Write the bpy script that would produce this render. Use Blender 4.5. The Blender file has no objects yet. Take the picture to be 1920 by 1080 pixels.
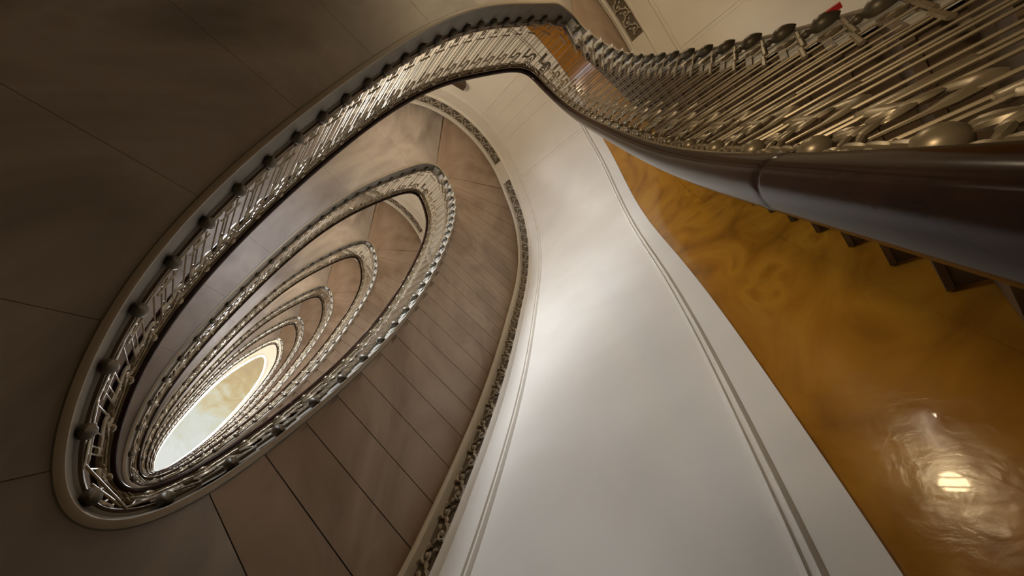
import bpy, bmesh, math, random
import numpy as np
from mathutils import Vector, Matrix
random.seed(4)
C = bpy.context.scene.collection
PI = math.pi
# ------------------------------------------------------------------ geometry of the stairwell (one turn of the stair = one storey)
S = 0.85                                   # metres per unit
Q = dict(f=719.10345, rx=-0.74668, ry=-0.32132, rz=0.76966, cx=0.12501, cy=3.79261, z0=-0.65105, ph=5.86702, H=4.70791,
         e=3.98239, hB=1.46637, oB=0.05672, hC=1.29915, W=1.75579, hD=0.22457, hS=30.80417, n2=-0.00256, n3=-0.00158,
         m2=0.00208, m3=-0.0085, ua=-0.14228, ub=0.36771, kB=0.04002, h2=0.16687, h3=0.03679,
         w1=-0.12586, w2=0.12128, w3=-0.22149, w4=0.0737, w5=0.06831, w6=-0.01192, n5=-0.0027, m5=-0.0019, n6=-0.0051,
         m6=0.01058, q1=-0.10083, q2=0.08549, q3=-0.0176, q4=-0.03483)
H = Q['H']; K0 = Q['kB'] - 0.01
_t = -(2*PI*np.linspace(0, 1, 1441) + Q['ph'])
def _c(t):
    r = 1 + Q['n2']*np.sin(4*t) + Q['n3']*np.cos(3*t) + Q['m3']*np.sin(3*t) + Q['m2']*np.cos(4*t) + Q['n5']*np.cos(5*t) + Q['m5']*np.sin(5*t) + Q['n6']*np.cos(6*t) + Q['m6']*np.sin(6*t)
    return r*np.cos(t), Q['e']*r*np.sin(t)
_x, _y = _c(_t); _x2, _y2 = _c(_t + 1e-4)
_L = np.hypot(_x2-_x, _y2-_y); _nx = (_y2-_y)/_L; _ny = -(_x2-_x)/_L
_s = np.concatenate([[0], np.cumsum(np.hypot(np.diff(_x), np.diff(_y)))]); PER = _s[-1]; _s = _s/PER
def _sp(y, k=.03): return k*np.logaddexp(0, y/k)
def zrail(u):
    u = np.asarray(u, float); a = 2*PI*u
    m = np.mod(u-Q['ua'], 1); n = np.floor(u-Q['ua']); L = Q['ub']-Q['ua']
    r = (_sp(m+1)-_sp(m+1-L)+_sp(m)-_sp(m-L)+_sp(m-1)-_sp(m-1-L))/L-1
    return Q['z0'] + H*(n+r) + Q['q1']*np.sin(a)+Q['q2']*np.cos(a)+Q['q3']*np.sin(2*a)+Q['q4']*np.cos(2*a)
def xy(u, off):
    m = np.mod(u, 1)
    return (np.interp(m, _s, _x)+off*np.interp(m, _s, _nx), np.interp(m, _s, _y)+off*np.interp(m, _s, _ny))
def Wall(u):
    a = 2*PI*np.asarray(u, float)
    w = Q['W']+Q['w1']*np.cos(a)+Q['w2']*np.sin(a)+Q['w3']*np.cos(2*a)+Q['w4']*np.sin(2*a)+Q['w5']*np.cos(3*a)+Q['w6']*np.sin(3*a)
    m = np.mod(u, 1)                      # the landings are deeper on their long side
    return w + WB*np.clip((m-.50)/.1, 0, 1)**2*(3-2*np.clip((m-.50)/.1, 0, 1))*(1-np.clip((m-.78)/.09, 0, 1)**2*(3-2*np.clip((m-.78)/.09, 0, 1)))
WB = 1.3
def zsof(u):                               # soffit line at the outer wall
    a = 2*PI*np.asarray(u, float)
    return zrail(u) - Q['hC'] + Q['h2']*np.sin(a)+Q['h3']*np.cos(a)
def _ss(x): x = np.clip(x, 0, 1); return x*x*(3-2*x)
def drop(u):                               # depth of the well edge below the handrail: shallow on flights, deep on landings
    m = np.mod(np.asarray(u, float)+.5, 1)-.5
    fl = _ss((m+.15)/.05)*(1-_ss((m-.335)/.05))
    return 1.44-.21*fl
def P(u, off, z):                          # point by rail position, outward offset, absolute height (units) -> metres
    x, y = xy(u, off)
    return np.stack([np.asarray(x, float)*S, np.asarray(y, float)*S, np.asarray(z, float)*S + 0*np.asarray(x, float)], -1)
_uu = np.linspace(-1.5, 1.5, 6001)
_ax, _ay = xy(_uu, Wall(_uu)); _bx, _by = xy(_uu, 0)
_ds = np.hypot(np.diff(_ax), np.diff(_ay)); _dt = np.arctan2(np.diff(_by), np.diff(_bx)); _da = np.abs((np.diff(_dt)+math.pi) % (2*math.pi)-math.pi); _da = np.append(_da, _da[-1])
_cum = np.concatenate([[0], np.cumsum(_ds+.9*_da)]); _cw = np.concatenate([[0], np.cumsum(_ds)])
def usamp(u0, u1, n): return np.interp(np.linspace(np.interp(u0, _uu, _cum), np.interp(u1, _uu, _cum), n), _cum, _uu)
# ------------------------------------------------------------------ mesh helper
class MB:
    def __init__(s): s.v = []; s.f = []; s.n = 0
    def add(s, V, F):
        V = np.asarray(V, float).reshape(-1, 3); s.v.append(V); s.f += [tuple(i+s.n for i in f) for f in F]; s.n += len(V)
    def grid(s, A, closeu=False, closev=False):  # A[i,j,3]
        A = np.asarray(A); n, m = A.shape[:2]; F = []
        for i in range(n if closeu else n-1):
            for j in range(m if closev else m-1):
                a, b = i*m+j, ((i+1) % n)*m+j; c, d = ((i+1) % n)*m+(j+1) % m, i*m+(j+1) % m
                F.append((a, b, c, d))
        s.add(A.reshape(-1, 3), F)
    def tube(s, pts, r, n=6, cap=True, flat=1.0, up=None):
        pts = np.asarray(pts, float); m = len(pts); r = np.broadcast_to(np.asarray(r, float), (m,)); rings = []
        prev = None
        for i in range(m):
            t = pts[min(i+1, m-1)]-pts[max(i-1, 0)]; t = t/(np.linalg.norm(t)+1e-9)
            if up is not None: a = np.cross(up, t)
            elif prev is None: a = np.cross([0, 0, 1.] if abs(t[2]) < .9 else [1., 0, 0], t)
            else: a = prev-t*(prev@t)
            a = a/(np.linalg.norm(a)+1e-9); prev = a; b = np.cross(t, a)
            rings.append([pts[i]+r[i]*(math.cos(w)*a+flat*math.sin(w)*b) for w in [2*PI*k/n for k in range(n)]])
        A = np.array(rings); base = s.n; s.grid(A, closev=True)
        if cap: s.f.append(tuple(base+k for k in range(n))[::-1]); s.f.append(tuple(base+(m-1)*n+k for k in range(n)))
    def blob(s, c, ax, n=8, m=6):             # ellipsoid, ax = three axis vectors
        c = np.asarray(c); ax = np.asarray(ax); A = []
        for i in range(m+1):
            th = PI*i/m; ring = []
            for k in range(n):
                w = 2*PI*k/n; ring.append(c+ax[0]*math.sin(th)*math.cos(w)+ax[1]*math.sin(th)*math.sin(w)+ax[2]*math.cos(th))
            A.append(ring)
        s.grid(np.array(A), closev=True)
    def build(s, name, mat, parent=None, smooth=True):
        me = bpy.data.meshes.new(name); V = np.concatenate(s.v); me.from_pydata(V.tolist(), [], s.f)
        me.materials.append(mat); me.update()
        bm = bmesh.new(); bm.from_mesh(me); bmesh.ops.remove_doubles(bm, verts=bm.verts, dist=1e-5)
        bm.to_mesh(me); bm.free()
        if smooth:
            me.shade_smooth(); me.set_sharp_from_angle(angle=math.radians(38))
        o = bpy.data.objects.new(name, me); C.objects.link(o)
        if parent is not None: o.parent = parent
        return o
def tag(o, label=None, cat=None, group=None, kind=None):
    if label: o['label'] = label
    if cat: o['category'] = cat
    if group: o['group'] = group
    if kind: o['kind'] = kind
    return o
def empty(name, loc=(0, 0, 0)):
    o = bpy.data.objects.new(name, None); o.empty_display_size = .1; C.objects.link(o); o.location = loc; return o
# ------------------------------------------------------------------ materials
def mat(name, base, rough=.6, metal=0, spec=.5, noise=None, bump=None, coat=0, ior=None):
    m = bpy.data.materials.new(name); m.use_nodes = True; nt = m.node_tree; b = nt.nodes['Principled BSDF']
    b.inputs['Base Color'].default_value = (*base, 1); b.inputs['Roughness'].default_value = rough; b.inputs['Metallic'].default_value = metal
    b.inputs['Specular IOR Level'].default_value = spec; b.inputs['Coat Weight'].default_value = coat
    if ior: b.inputs['IOR'].default_value = ior
    tc = nt.nodes.new('ShaderNodeTexCoord')
    def nz(scale, detail, dist=0, rot=None, stretch=(1, 1, 1)):
        mp = nt.nodes.new('ShaderNodeMapping'); mp.inputs['Scale'].default_value = stretch
        if rot: mp.inputs['Rotation'].default_value = rot
        nt.links.new(tc.outputs['Object'], mp.inputs[0])
        n = nt.nodes.new('ShaderNodeTexNoise'); n.inputs['Scale'].default_value = scale; n.inputs['Detail'].default_value = detail; n.inputs['Distortion'].default_value = dist
        nt.links.new(mp.outputs[0], n.inputs['Vector']); return n
    if noise:   # list of (pos, colour), scale, detail, distortion, stretch
        cols, sc, det, dist, st = noise
        n = nz(sc, det, dist, stretch=st); r = nt.nodes.new('ShaderNodeValToRGB'); el = r.color_ramp.elements
        while len(el) < len(cols): el.new(.5)
        for e_, (p_, c_) in zip(el, cols): e_.position = p_; e_.color = (*c_, 1)
        nt.links.new(n.outputs['Fac'], r.inputs[0]); nt.links.new(r.outputs[0], b.inputs['Base Color'])
    if bump:
        sc, st = bump; n = nz(sc, 6, .3); bp = nt.nodes.new('ShaderNodeBump'); bp.inputs['Strength'].default_value = st; bp.inputs['Distance'].default_value = .02
        nt.links.new(n.outputs['Fac'], bp.inputs['Height']); nt.links.new(bp.outputs[0], b.inputs['Normal'])
    return m
M = {}
M['stone'] = mat('soffit marble', (.4, .33, .26), .5, noise=([(.25, (.27, .19, .135)), (.45, (.38, .28, .205)), (.6, (.45, .345, .26)), (.8, (.33, .24, .175))], 1.3, 8, 1.6, (1, .45, 1)), bump=(9, .08))
M['stone_landing'] = mat('landing marble', (.36, .31, .27), .5, noise=([(.28, (.21, .175, .145)), (.45, (.33, .285, .25)), (.58, (.43, .375, .33)), (.75, (.28, .23, .185))], .8, 9, 2.0, (1, .45, 1)), bump=(9, .08))
M['stone_joint'] = mat('stone joint', (.10, .075, .055), .9)
M['landing_joint'] = mat('landing joint', (.25, .2, .155), .9)
M['fascia'] = mat('grey stone string', (.16, .15, .13), .55, noise=([(.3, (.13, .118, .098)), (.7, (.185, .168, .14))], 4, 6, .5, (1, 1, 1)))
M['bead'] = mat('pale edge bead', (.36, .30, .22), .5)
M['tread'] = mat('tread marble', (.12, .08, .05), .45, noise=([(.3, (.09, .06, .035)), (.7, (.16, .11, .065))], 3, 6, .8, (1, 1, 1)))
M['plaster'] = mat('cream plaster', (.74, .70, .62), .55, noise=([(.3, (.70, .66, .585)), (.7, (.78, .745, .67))], 1.2, 4, .2, (1, 1, 1)), bump=(5, .04))
M['frieze_ground'] = mat('frieze ground', (.14, .115, .08), .7)
M['frieze_leaf'] = mat('frieze ornament', (.47, .42, .34), .5)
M['amber'] = mat('amber marble dado', (.55, .26, .04), .16, coat=.3, noise=([(.2, (.15, .055, .004)), (.42, (.34, .14, .010)), (.6, (.45, .20, .016)), (.8, (.22, .085, .006))], .9, 9, 2.2, (1, 1, 1.6)), bump=(10, .12))
M['iron'] = mat('bronzed iron', (.30, .235, .15), .36, metal=.45, noise=([(.3, (.20, .16, .10)), (.7, (.30, .24, .15))], 12, 4, .2, (1, 1, 1)))
M['iron_dark'] = mat('dark iron ornament', (.12, .097, .065), .42, metal=.4)
M['rail'] = mat('dark mahogany', (.035, .016, .011), .16, coat=.0, spec=.5, ior=1.13, noise=([(.3, (.012, .006, .005)), (.7, (.032, .015, .010))], 6, 5, .5, (1, 1, 1)))
M['nosing'] = mat('pale marble nosing', (.5, .47, .41), .4, noise=([(.3, (.43, .40, .34)), (.7, (.56, .53, .47))], 5, 5, .6, (1, 1, 1)))
M['red'] = mat('red plastic', (.5, .015, .02), .4)
M['box'] = mat('dark brown metal', (.06, .035, .02), .5)
# ------------------------------------------------------------------ generic sweeps
def sweep(name, mt, us, offs, zs, parent=None, close=False, smooth=True):   # offs, zs: functions of u giving the profile list
    A = []
    for u in us:
        o_, z_ = offs(u), zs(u)
        A.append([P(u, o, z) for o, z in zip(o_, z_)])
    m = MB(); A = np.array(A); m.grid(A, closev=close)
    if close:
        n = A.shape[1]; k = A.shape[0]
        m.f.append(tuple(range(n))[::-1]); m.f.append(tuple((k-1)*n+i for i in range(n)))
    return m.build(name, mt, parent, smooth)
lin = np.linspace
NL = 6                                     # storeys climbing above the camera
UA, UB = K0 - 8*.02, K0 + 16*.02           # a flight: 24 treads, from -0.13 to 0.35
def soff_pt(u, f): # surface of the soffit, f=0 at the well, 1 at the wall
    w = Wall(u); o0 = Q['oB']; z0 = float(zrail(u)) - float(drop(u)) + .01
    return o0+(w-o0)*f, z0+(float(zsof(u))-z0)*f
storey = ['lowest', 'second lowest', 'third', 'fourth', 'fifth', 'topmost']
protos = {}
# ------------------------------------------------------------------ FLIGHT (storey 0), copied upwards afterwards
def slab(name, u0, u1, f0, f1, nu, nf, parent, thick=.05, mt='stone', gap=.0):
    us = usamp(u0+gap, u1-gap, nu); fs = lin(f0, f1, nf); A = []; B = []
    for u in us:
        r = [soff_pt(u, f) for f in fs]
        A.append([P(u, o, z) for o, z in r]); B.append([P(u, o, z+thick) for o, z in r])
    A = np.array(A); B = np.array(B); m = MB(); m.grid(A[:, ::-1]); m.grid(B)
    m.grid(np.stack([A[0], B[0]], 0)); m.grid(np.stack([B[-1], A[-1]], 0)); m.grid(np.stack([A[:, -1], B[:, -1]], 0)); m.grid(np.stack([B[:, 0], A[:, 0]], 0))
    return m.build(name, M[mt], parent)
def fascia(parent, u0, u1, n):
    us = usamp(u0, u1, n)
    sweep('string', M['fascia'], us, lambda u: [.035, .035, .032, .07, .07], lambda u: [zrail(u)-1.04, zrail(u)-drop(u)+.02, zrail(u)-drop(u), zrail(u)-drop(u), zrail(u)-1.04], parent, True)
    sweep('edge_bead', M['bead'], us, lambda u: [.028, .020, .022, .04, .060, .055, .04], lambda u: [zrail(u)-drop(u)+d for d in (.012, .004, -.01, -.016, -.01, .006, .012)], parent, True)
def make_flight():
    t = empty('stair_flight')
    # backing that shows only in the joints
    N = 24
    slab('soffit_backing', UA, UB, .01, .995, 97, 6, t, .04, 'stone_joint').location.z = .012
    for k in range(N):
        u0 = UA+.02*k; u1 = u0+.02
        slab('soffit_panel', u0, u1, 0, 1, 6, 8, t, .03, 'stone', .00022)
        # step: tread with nosing and riser
        zt = float(zrail(u0+.02))-1.02; zp = float(zrail(u0))-1.02
        m = MB(); fs = lin(0, 1, 9); us = lin(u0-.0015, u1, 4); A = []
        for u in us: A.append([P(u, .0+(Wall(u))*f, zt) for f in fs])
        A = np.array(A); B = A-[0, 0, .035*S]; m.grid(A); m.grid(B[:, ::-1]); m.grid(np.stack([B[0], A[0]], 0)); m.grid(np.stack([A[:, 0], B[:, 0]], 0)); m.grid(np.stack([A[-1], B[-1]], 0))
        m.build('tread', M['tread'], t)
        m = MB(); A = np.array([[P(u0+.0006, .04+(Wall(u)-.04)*f, z) for f in fs] for z in (zp-.03, zt-.03)]); m.grid(A); A2 = np.array([[P(u0+.0016, .04+(Wall(u)-.04)*f, z) for f in fs] for z in (zp-.03, zt-.03)]); m.grid(A2[::-1]); m.build('riser', M['tread'], t)
        # end of the step on the string
        m = MB(); m.grid(np.array([[P(u, .022, z) for u in us] for z in (float(zrail(u0))-1.12, zt)])); m.grid(np.array([[P(u, .1, z) for u in us] for z in (zt-.03, float(zrail(u0))-1.12)])); m.build('step_end', M['nosing'], t)
    fascia(t, UA, UB, 97)
    return t
def make_landing():
    t = empty('landing'); u0, u1 = UB, UA+1
    slab('soffit_backing', u0, u1, .01, .995, 200, 8, t, .04, 'landing_joint').location.z = .012
    cuts = [u0, .395, .44, .50, .56, .62, .68, .74, .79, .83, u1]
    for a, b in zip(cuts[:-1], cuts[1:]):
        g = .0001
        if .44 <= a < .74:
            slab('soffit_panel', a, b, 0, .5, 18, 8, t, .03, 'stone_landing', g); slab('soffit_panel', a, b, .5005, 1, 18, 8, t, .03, 'stone_landing', g)
        else: slab('soffit_panel', a, b, 0, 1, 22, 10, t, .03, 'stone_landing', g)
    us = usamp(u0, u1, 160); m = MB()
    A = np.array([[P(u, Wall(u)*f, zrail(u)-1.04) for f in lin(0, 1, 9)] for u in us]); m.grid(A); m.grid((A-[0, 0, .05])[:, ::-1]); m.grid(np.stack([A[:, 0], A[:, 0]-[0, 0, .05]], 1)[:, ::-1])
    m.build('floor_slab', M['tread'], t)
    fascia(t, u0, u1, 200)
    sweep('nosing', M['nosing'], usamp(u0, u1, 200), lambda u: [.018, .012, .018, .06, .06], lambda u: [zrail(u)-1.10, zrail(u)-1.065, zrail(u)-1.03, zrail(u)-1.03, zrail(u)-1.10], t, True)
    return t
# ------------------------------------------------------------------ RAILING
def rail_profile():
    # rounded handrail with a small bead under it; (off, z)
    pr = []
    for k in range(20):
        w = 2*PI*k/20; c, s_ = math.cos(w), math.sin(w)
        pr.append((.072*math.copysign(abs(c)**.8, c), -.005+(.062 if s_ > 0 else .055)*math.copysign(abs(s_)**.85, s_)))
    return pr
def handrail(parent, u0, u1, n, joints=()):
    pr = rail_profile(); us = list(usamp(u0, u1, n)); 
    for j in joints: us += [j-.0012, j-.0006, j, j+.0006, j+.0012]
    us = sorted(us); A = []
    for u in us:
        k = 1.0
        for j in joints:
            if abs(u-j) < .0004: k = .93
            elif abs(u-j) < .0008: k = .97
        A.append([P(u, o*k, zrail(u)+z*k) for o, z in pr])
    m = MB(); A = np.array(A); m.grid(A, closev=True); n_ = A.shape[1]; kk = A.shape[0]
    m.f.append(tuple(range(n_))[::-1]); m.f.append(tuple((kk-1)*n_+i for i in range(n_)))
    h = m.build('handrail', M['rail'], parent)
    # iron strip under the handrail
    sweep('rail_strip', M['iron'], usamp(u0, u1, n), lambda u: [-.035, .035, .035, -.035], lambda u: [zrail(u)-.078]*2+[zrail(u)-.06]*2, parent, True)
    return h
def panel(parent, u0, detail=2):
    D = .02
    um = u0+D*.5; z0 = float(zrail(um)); sl = (float(zrail(u0+D))-float(zrail(u0)))/D
    flat = abs(sl) < 2.0
    base = z0-1.0 + (0 if flat else 0)
    def top(a, dz=0): return P(u0+D*a, 0, zrail(u0+D*a)+dz)     # follows the handrail
    def stp(a, z, off=0.): return P(u0+D*a, off, z)              # level with the tread
    def R(a, d, off=0.): return P(u0+D*a, off, zrail(u0+D*a)-d)
    outw = P(um, 1, 0)-P(um, 0, 0); outw /= np.linalg.norm(outw); al = np.array(P(u0+D, 0, 0)-P(u0, 0, 0)); al /= np.linalg.norm(al); upv = np.array([0, 0, 1.])
    yb = z0-1.06
    fr = MB()
    r = .0058*S
    def bar(m, a, za, zb, rr=r): m.tube([stp(a, za), stp(a, zb)], rr, 6, up=outw)
    zt = lambda a: float(zrail(u0+D*a))-.07
    # frame : two bars joined by a hanging arch
    for a in (.05, .43): bar(fr, a, zt(a), yb+.1 if a == .05 else yb+.02)
    arch = []
    for i in range(15):
        w = PI*i/14; arch.append(R(.24-.19*math.cos(w), .22+.17*math.sin(w)**.8))
    arch = [R(.05, .1)]+arch+[R(.43, .1)]
    fr.tube(arch, [.010*S]*2+[.014*S]+[.026*S]*11+[.014*S]+[.010*S]*2, 6, flat=.4, up=outw)
    # flat plate beside the arch
    fr.tube([R(.41, .31), R(.78, .31)], .024*S, 6, flat=.4, up=outw); fr.tube([R(.735, .285), R(.735, .29), R(.735, .495), R(.735, .50)], [.02*S, .029*S, .029*S, .02*S], 6, flat=.4, up=outw)
    # base bars level with the tread
    fr.tube([stp(.30, yb+.20), stp(.93, yb+.20)], .014*S, 6, flat=.6, up=outw)
    fr.tube([stp(-.02, yb+.02), stp(1.02, yb+.02)], .013*S, 6, flat=.6, up=outw)
    ring = [stp(.72+.10*math.cos(w), yb+.085+.045*math.sin(w)) for w in lin(0, 2*PI, 13)]
    fr.tube(ring, .010*S, 5, cap=False)
    fr.tube([stp(.5, yb+.02), stp(.5, yb+.02, .05)], .02*S, 6)
    o = fr.build('baluster_panel', M['iron'], parent)
    def leafy():
        m = MB()
        def leaf(a, d, L, ang, w=.016, off=-.01):
            dr = al*math.cos(ang)+upv*math.sin(ang)*1.0; pr_ = np.cross(dr, outw)
            c = R(a, d, off); m.blob(c, [pr_*w*.8*S, outw*.010*S, dr*L*.62*S], 7, 6)
        # foliage inside the arch
        for a, d, L, an, w in ((.24, .30, .07, PI/2, .02), (.18, .26, .06, 2.0, .016), (.31, .26, .06, 1.14, .016), (.13, .20, .055, 2.3, .014), (.35, .20, .055, .84, .014), (.20, .19, .05, 1.9, .018), (.29, .19, .05, 1.2, .018), (.10, .15, .05, 2.6, .012), (.39, .15, .05, .5, .012)): leaf(a, d, L, an, w, -.012)
        # running leaves under the rail
        for a, g in ((.50, .35), (.58, .15), (.68, .35), (.78, .15), (.88, .35), (.98, .15)):
            leaf(a, .11+(.02 if g > .2 else -.008), .085, g, .013, -.014); leaf(a+.03, .15, .05, -g, .008, .0)
        leaf(.05, .12, .045, .6); leaf(.0, .16, .035, -.4, .01)
        return m
    def cup():
        m = MB(); c = R(.25, .12, -.015)
        m.blob(c, [al*.036*S, outw*.034*S, upv*.038*S], 10, 7); return m
    def pend():
        m = MB(); rr = [.006, .020, .022, .013, .028, .042, .047, .043, .030, .016, .003]; zz = [.02, 0, -.015, -.03, -.045, -.06, -.085, -.112, -.138, -.155, -.166]
        m.tube([stp(.5, yb-.0+z, -.004) for z in zz], [q*S for q in rr], 10)
        return m
    lf = leafy().build('leaf_ornament', M['iron_dark'] if False else M['iron'], o); cp = cup().build('bud', M['iron'], o); pd = pend().build('pendant_finial', M['iron_dark'], o)
    for a in (.67, .80):
        m = MB(); bar(m, a, zt(a), yb+.20 if a == .67 else yb+.02); m.build('baluster', M['iron'], o)
    return o
def make_railing(u0, n, joints=()):
    t = empty('stair_railing')
    handrail(t, u0, u0+.02*n, n*8+1, joints)
    for k in range(n): panel(t, u0+.02*k)
    return t
def kids(o): return list(o.children)
def copy_tree(o, parent=None, skip=()):
    c = o.copy(); C.objects.link(c); c.parent = parent
    for ch in kids(o): copy_tree(ch, c)
    return c
def join_copy(root, dz, nm, groups):
    """far storeys: the same thing with its parts, small details of a part merged into the part"""
    r = root.copy(); C.objects.link(r)
    for ch in kids(root):
        c = ch.copy(); C.objects.link(c); c.parent = r
        if ch.children:
            if ch.name not in merged:
                bm = bmesh.new(); bm.from_mesh(ch.data)
                for g in ch.children:
                    n0 = len(bm.faces); bm.from_mesh(g.data); bm.faces.ensure_lookup_table()
                    if g.name.startswith('pendant'):
                        for f_ in bm.faces[n0:]: f_.material_index = 1
                me = bpy.data.meshes.new('baluster_panel'); bm.to_mesh(me); bm.free(); me.materials.append(M['iron']); me.materials.append(M['iron_dark']); me.shade_smooth(); merged[ch.name] = me
            c.data = merged[ch.name]
    return r
merged = {}
FL = make_flight(); LA = make_landing()
RF = make_railing(UA, 24, (UA+.0575-.0,)); RL = make_railing(UB, 26)
ordw = ['lowest', 'second', 'third', 'fourth', 'fifth', 'topmost']
where = ['nearest the viewer', 'one turn above the nearest', 'two turns above the nearest', 'three turns above the nearest', 'four turns above the nearest', 'small and last before the skylight']
for k in range(NL):
    dz = k*H*S
    f = FL if k == 0 else copy_tree(FL); f.location.z = dz
    tag(f, 'curving marble stair flight with slabbed brown underside, ' + where[k], 'staircase', 'stair flights rising around the well')
    l = LA if k == 0 else copy_tree(LA); l.location.z = dz
    tag(l, 'long landing with smooth brown marble underside and grey edge, ' + where[k], 'landing', 'landings around the well')
    rf = RF if k == 0 else (copy_tree(RF) if k < 3 else join_copy(RF, dz, '', None)); rf.location.z = dz
    tag(rf, 'bronze openwork railing with dark handrail on the rising flight, ' + where[k], 'railing', 'railings on the flights')
    rl = RL if k == 0 else (copy_tree(RL) if k < 3 else join_copy(RL, dz, '', None)); rl.location.z = dz
    tag(rl, 'dark openwork railing with pendant finials along the landing edge, ' + where[k], 'railing', 'railings on the landings')
# the landing where the viewer stands, below the frame, and its railing
l = copy_tree(LA); l.location.z = -H*S; tag(l, 'landing at the foot of the nearest flight, below the viewer', 'landing', 'landings around the well')
rl = join_copy(RL, 0, '', None); rl.location.z = -H*S; tag(rl, 'railing at the foot of the nearest flight, below the viewer', 'railing', 'railings on the landings')
# ------------------------------------------------------------------ OUTER WALL
ztop = lambda u: zsof(u)+H                  # soffit of the storey above, at the wall
edge = lambda u: zrail(u)+Q['hD']
def wallstrip(name, mt, prof, k):
    """prof(u) -> list of (inset, z)"""
    m = MB(); A = np.array([[P(u, Wall(u)-o, z) for o, z in prof(u)] for u in usamp(UA, UA+1, 321)]); m.grid(A)
    o = m.build(name, M[mt]); o.location.z = k*H*S; return o
def dupz(o, name, k, kind='structure'):
    c = o.copy(); c.name = name; C.objects.link(c); c.location.z = k*H*S
    c['kind'] = kind; return c
def mould(z, s=1):   # small double moulding, returns list going up
    return [(0, z), (.012*s, z+.01), (.024*s, z+.025), (.010*s, z+.035), (.010*s, z+.06), (.026*s, z+.07), (.018*s, z+.09), (0, z+.10)]
base = wallstrip('wall_outer', 'plaster', lambda u: [(-.02, edge(u))]+[(0, edge(u)+.0)]+mould(float(edge(u))+.22)+mould(float(ztop(u))-.82)+[(0, ztop(u)-.47), (.03, ztop(u)-.45), (.045, ztop(u)-.42), (.03, ztop(u)-.395), (.0, ztop(u)-.385), (-.03, ztop(u)-.38), (-.03, ztop(u)-.12), (.0, ztop(u)-.115), (.05, ztop(u)-.105), (.07, ztop(u)-.08), (.07, ztop(u)-.055), (.05, ztop(u)-.045), (.05, ztop(u)-.02), (.02, ztop(u)-.005), (0, ztop(u)+.2)], 0)
base['kind'] = 'structure'
for k in [-2, -1]+list(range(1, NL)): dupz(base, 'wall_outer', k)
dado = wallstrip('trim_wainscot', 'amber', lambda u: [(-.04, zsof(u)-.02), (-.012, zsof(u)+.0), (-.012, zsof(u)+.545), (-.018, zsof(u)+.548), (-.018, zsof(u)+.552), (-.012, zsof(u)+.555), (-.012, edge(u)+.01)], 0)
dado['kind'] = 'structure'
for k in [-2, -1]+list(range(1, NL)): dupz(dado, 'trim_wainscot', k)
# frieze: dark ground with a running scroll of leaves in relief
def frieze():
    us0 = UA; m = MB(); g = MB()
    A = np.array([[P(u, Wall(u)+.02, z) for z in (ztop(u)-.385, ztop(u)-.115)] for u in usamp(us0, us0+1, 321)]); g.grid(A)
    n = 170; c0, c1 = np.interp(us0, _uu, _cw), np.interp(us0+1, _uu, _cw); zc = lambda u: float(ztop(u))-.25
    for i in range(n):
        u = float(np.interp(c0+(c1-c0)*(i+.5)/n, _cw, _uu)); sg = 1 if i % 2 else -1
        if any(abs(((u-j+.5) % 1)-.5) < .0045 for j in STILES): continue
        w = Wall(u); du = .9/n
        out = P(u, 1, 0)-P(u, 0, 0); out /= np.linalg.norm(out); al = P(u+.002, w, zc(u+.002))-P(u-.002, w, zc(u-.002)); wl = (c1-c0)/n*S; al /= np.linalg.norm(al); up = np.array([0, 0, 1.])
        c = P(u, w-.0, zc(u)+sg*.035)
        # scroll
        pts = []
        for q in range(11):
            th = q/10*PI*1.9; r = (.088-.058*q/10)*S
            pts.append(c+al*r*math.cos(th)*1.0+up*sg*r*math.sin(th)*.95)
        m.tube(pts, lin(.016, .008, 11)*S, 5)
        m.blob(c, [al*.028*S, out*.024*S, up*.028*S], 7, 5)
        for q in range(4):
            an = q*PI/2+.6*sg; d = al*math.cos(an)+up*math.sin(an)
            m.blob(c+d*.085*S*1.05, [np.cross(d, out)*.018*S, out*.016*S, d*.032*S], 6, 4)
    go = g.build('frieze_ground', M['frieze_ground']); mo = m.build('scroll_relief', M['frieze_leaf'])
    return go, mo
STILES = [.335, .56, .78, .865]
go, mo = frieze()
for k in range(NL):
    t = empty('ornamental_frieze', (0, 0, (k-1)*H*S)); tag(t, 'carved scroll frieze on the wall under the stair ' + where[k], 'frieze', 'friezes under the stair')
    for o in (go, mo):
        c = o if k == 0 else o.copy()
        if k: C.objects.link(c)
        c.parent = t
# plaster stiles dividing the panels: a raised vertical band with its mouldings
stile = None
def make_stile(j, wd=.006):
    t = MB()
    for sgn in (-1, 1):
        for d in (0, .0016):
            u = j+sgn*(wd+d); w = Wall(u)
            pts = [P(u, w+.004, z) for z in lin(float(edge(u))+.25, float(ztop(u))-.75, 9)]
            t.tube(pts, .016*S if d == 0 else .011*S, 6)
    u = lin(j-.0035, j+.0035, 5)
    if j == .352: return t
    A = np.array([[P(q, Wall(q)-o, ztop(q)-z) for o, z in ((-.02, .40), (.02, .395), (.025, .25), (.02, .11), (-.02, .10))] for q in u]); t.grid(A)
    return t
for j in STILES+[.352]:
    o = make_stile(j).build('trim_stile', M['plaster']); o['kind'] = 'structure'; o.location.z = -H*S
    for k in range(0, NL): dupz(o, 'trim_stile', k-0)
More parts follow.
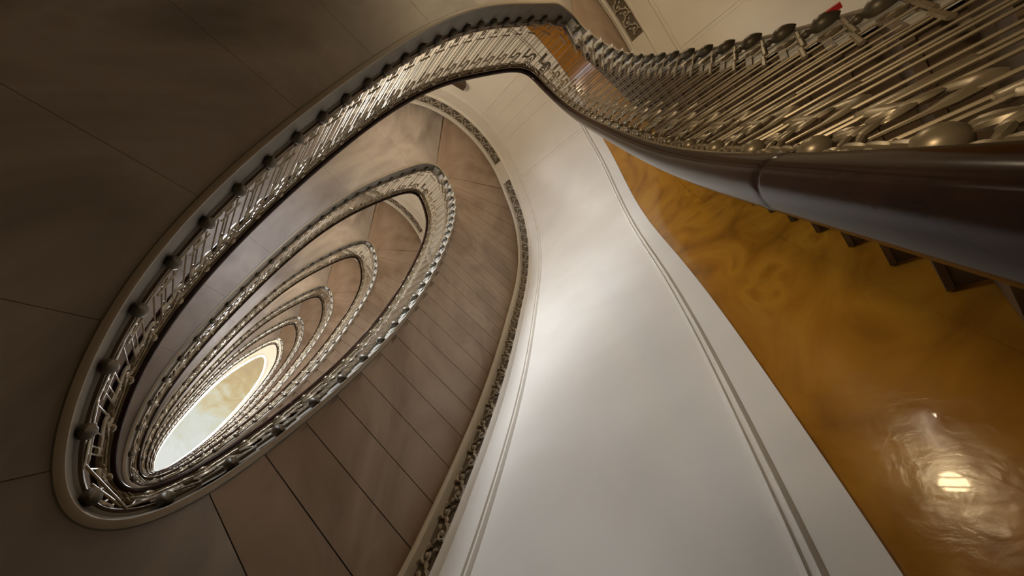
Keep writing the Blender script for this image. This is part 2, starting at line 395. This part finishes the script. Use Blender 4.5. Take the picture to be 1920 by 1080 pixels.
# dado slab joints
# ------------------------------------------------------------------ TOP: ceiling round the opening, white rim, glowing laylight
zs = Q['hS']
us = usamp(0, 1, 221)
m = MB(); m.grid(np.array([[P(u, o, z) for o, z in ((Wall(u)+.05, zs), (.14, zs), (.13, zs+.03), (.05, zs+.04), (.04, zs-.0), (0, zs), (0, zs+.10), (.02, zs+.12), (.02, zs+.16), (-.03, zs+.2), (-.03, zs+.45))] for u in us]))
o = m.build('ceiling', M['plaster']); o['kind'] = 'structure'
m = MB(); m.grid(np.array([[P(u, o_, z) for o_, z in ((Wall(u)+.0, zrail(.8)+H*(NL-1)-1.), (Wall(u), zs+.05))] for u in us])); o = m.build('wall_upper', M['plaster']); o['kind'] = 'structure'
gl = bpy.data.materials.new('lit painted laylight'); gl.use_nodes = True; nt = gl.node_tree; nt.nodes.clear()
out = nt.nodes.new('ShaderNodeOutputMaterial'); em = nt.nodes.new('ShaderNodeEmission'); nt.links.new(em.outputs[0], out.inputs[0])
tc = nt.nodes.new('ShaderNodeTexCoord'); sx = nt.nodes.new('ShaderNodeSeparateXYZ'); nt.links.new(tc.outputs['Object'], sx.inputs[0])
n1 = nt.nodes.new('ShaderNodeTexNoise'); n1.inputs['Scale'].default_value = .9; n1.inputs['Detail'].default_value = 8; n1.inputs['Distortion'].default_value = 1.2; nt.links.new(tc.outputs['Object'], n1.inputs['Vector'])
ad = nt.nodes.new('ShaderNodeMath'); ad.operation = 'MULTIPLY_ADD'; ad.inputs[1].default_value = -.13; ad.inputs[2].default_value = .02
nt.links.new(sx.outputs['Y'], ad.inputs[0]); ad2 = nt.nodes.new('ShaderNodeMath'); ad2.operation = 'ADD'; nt.links.new(ad.outputs[0], ad2.inputs[0]); nt.links.new(n1.outputs['Fac'], ad2.inputs[1])
rp = nt.nodes.new('ShaderNodeValToRGB'); el = rp.color_ramp.elements
while len(el) < 5: el.new(.5)
for e_, (p_, c_) in zip(el, [(.2, (.86, .88, .82)), (.42, (.78, .80, .68)), (.55, (.80, .74, .52)), (.72, (.72, .56, .30)), (.95, (.62, .46, .26))]): e_.position = p_; e_.color = (*c_, 1)
nt.links.new(ad2.outputs[0], rp.inputs[0]); nt.links.new(rp.outputs[0], em.inputs[0]); em.inputs[1].default_value = .85
m = MB(); ring = np.array([P(u, .3, zs+.46) for u in us[:-1]]); m.grid(np.stack([ring*[f, f, 1] for f in (0.02, .25, .5, .75, 1)], 0), closev=True); m.f.append(tuple(range(len(ring))))
sk = m.build('painted_laylight', gl); tag(sk, 'glowing cream and amber oval laylight at the very top of the stairwell', 'skylight')
m = MB(); m.grid(np.array([[P(u, o_, z) for o_, z in ((-.03, zs+.3), (-.06, zs+.3), (-.06, zs+.4), (-.03, zs+.4))] for u in us]), closev=True); m.build('rim', M['plaster'], sk)
m = MB(); zf = float(zrail(UA))-H-1.6; ring = np.array([P(u, Wall(u)+.1, zf) for u in us[:-1]]); m.grid(np.stack([ring*[f, f, 1] for f in (0.02, .35, .7, 1)], 0), closev=True); m.f.append(tuple(range(len(ring))))
o = m.build('floor', M['tread']); o['kind'] = 'structure'
# ------------------------------------------------------------------ small things
def bevel_box(m, c, ax):
    c = np.asarray(c, float); ax = [np.asarray(a, float) for a in ax]; V = []
    for i in (-1, 1):
        for j in (-1, 1):
            for k in (-1, 1): V.append(c+i*ax[0]+j*ax[1]+k*ax[2])
    m.add(V, [(0, 1, 3, 2), (4, 6, 7, 5), (0, 4, 5, 1), (2, 3, 7, 6), (0, 2, 6, 4), (1, 5, 7, 3)])
m = MB(); u = .352; w_ = float(Wall(u)); zz = float(zsof(u))+H-1.24
o3 = P(u, w_, zz); nn = P(u, w_-1, zz)-o3; nn /= np.linalg.norm(nn); tt = np.cross([0, 0, 1], nn)
bevel_box(m, o3+nn*.09, [nn*.09, tt*.17, np.array([0, 0, .06])]); bx = m.build('wall_box', M['box'], None, False); tag(bx, 'small dark brown box fixed on the cream wall beyond the nearest landing', 'box')
m = MB(); u = K0+.0105; o3 = P(u, -.03, zrail(u)-1.20); tt = P(u+.01, 0, 0)-P(u, 0, 0); tt /= np.linalg.norm(tt); nn = np.cross(tt, [0, 0, 1])
bevel_box(m, o3, [tt*.012, nn*.012, np.array([0, 0, .035])]); rt = m.build('red_tag', M['red'], None, False); tag(rt, 'small red tag hanging at the railing foot, top right', 'tag')
# ------------------------------------------------------------------ CAMERA
def rotm(rx, ry, rz):
    cx, sx_ = math.cos(rx), math.sin(rx); cy, sy = math.cos(ry), math.sin(ry); cz, sz = math.cos(rz), math.sin(rz)
    return np.array([[cz, -sz, 0], [sz, cz, 0], [0, 0, 1]]) @ np.array([[cy, 0, sy], [0, 1, 0], [-sy, 0, cy]]) @ np.array([[1, 0, 0], [0, cx, -sx_], [0, sx_, cx]])
Rm = rotm(Q['rx'], Q['ry'], Q['rz']); EYE = np.array([Q['cx']*S, Q['cy']*S, 0])
cam = bpy.data.cameras.new('camera'); co = bpy.data.objects.new('camera', cam); C.objects.link(co)
Mx = Matrix(((Rm[0][0], -Rm[1][0], -Rm[2][0]), (Rm[0][1], -Rm[1][1], -Rm[2][1]), (Rm[0][2], -Rm[1][2], -Rm[2][2]))).to_4x4(); Mx.translation = Vector(EYE); co.matrix_world = Mx
cam.sensor_width = 36; cam.lens = Q['f']/1920*36; cam.clip_start = .02; cam.clip_end = 200
bpy.context.scene.camera = co
# ------------------------------------------------------------------ LIGHTS
def area(name, loc, target, size, power, col, sy=None):
    l = bpy.data.lights.new(name, 'AREA'); l.shape = 'RECTANGLE'; l.size = size; l.size_y = sy or size; l.energy = power; l.color = col
    o = bpy.data.objects.new(name, l); C.objects.link(o); o.location = Vector(loc); o.rotation_euler = (Vector(target)-Vector(loc)).to_track_quat('-Z', 'Y').to_euler(); return o
def point(name, loc, power, col, r=.08):
    l = bpy.data.lights.new(name, 'POINT'); l.energy = power; l.color = col; l.shadow_soft_size = r
    o = bpy.data.objects.new(name, l); C.objects.link(o); o.location = Vector(loc); return o
for k in range(-1, NL):
    z = k*H
    # daylight from the windows of each landing, on the long side opposite the flight
    if k >= 0:
        u = .62; a = P(u, Wall(u)-.15, zrail(u)+z+1.75); b = P(u, -2.2, zrail(u)+z+.35)
        area('window_light', a, b, 1.6, (185, 300, 520, 480, 480, 460)[k], (.86, .91, 1.0), 1.7).data.spread = math.radians(105)
    # warm lamp on the far landing
    u = .40; point('landing_lamp', P(u, .9, zrail(u)+z+1.4), (60, 50, 50, 30, 30, 30)[k] if k >= 0 else 36, (1, .80, .56))
# warm lamp over the landing where the viewer stands, behind the viewer
point('near_lamp', P(-.21, .8, zrail(-.21)+1.6), .8, (1, .74, .42))
sl_ = bpy.data.lights.new('railing_fill_spot', 'SPOT'); sl_.energy = 85; sl_.color = (1, .78, .5); sl_.spot_size = math.radians(78); sl_.spot_blend = 1; sl_.shadow_soft_size = .12  # added warm fill spot brightening the near railing bars, not a wall fixture
so_ = bpy.data.objects.new('railing_fill_spot', sl_); C.objects.link(so_); so_.location = (-1.0, 3.3, .3); so_.rotation_euler = (Vector((.8, 1.3, .1))-so_.location).to_track_quat('-Z', 'Y').to_euler()
# twin globe lamp on the landing across the well, seen as two glints in the polished dado
gm = bpy.data.materials.new('lit globe'); gm.use_nodes = True; b_ = gm.node_tree.nodes['Principled BSDF']; b_.inputs['Emission Color'].default_value = (1, .76, .42, 1); b_.inputs['Emission Strength'].default_value = 85
tl = empty('globe_lamp', (-2.14, -2.7, .55)); tag(tl, 'brass lamp with two glowing globes on the landing across the well', 'lamp')
for c_ in ((.126, -.139, .113), (-.17, .19, .03)):
    m = MB(); m.blob(c_, [(.15, 0, 0), (0, .15, 0), (0, 0, .15)], 16, 10); g_ = m.build('globe', gm, tl)
m = MB(); m.tube([(.14, -.14, .2), (.14, -.14, .3), (0, 0, .4), (-.13, .15, .3), (-.13, .15, .17)], .012, 6); m.tube([(0, 0, .4), (0, 0, 1.55)], .012, 6); m.build('stem', M['iron'], tl)
w = bpy.data.worlds.new('world'); bpy.context.scene.world = w; w.use_nodes = True; w.node_tree.nodes['Background'].inputs[0].default_value = (.5, .45, .4, 1); w.node_tree.nodes['Background'].inputs[1].default_value = .13
area('laylight_light', (0, 0, (zs+.4)*S), (0, 0, 0), 1.4, 600, (.95, .98, 1), 5.5)
vs = bpy.context.scene.view_settings; vs.view_transform = 'Standard'; vs.look = 'None'; vs.gamma = 1; vs.exposure = 0; vs.use_curve_mapping = False
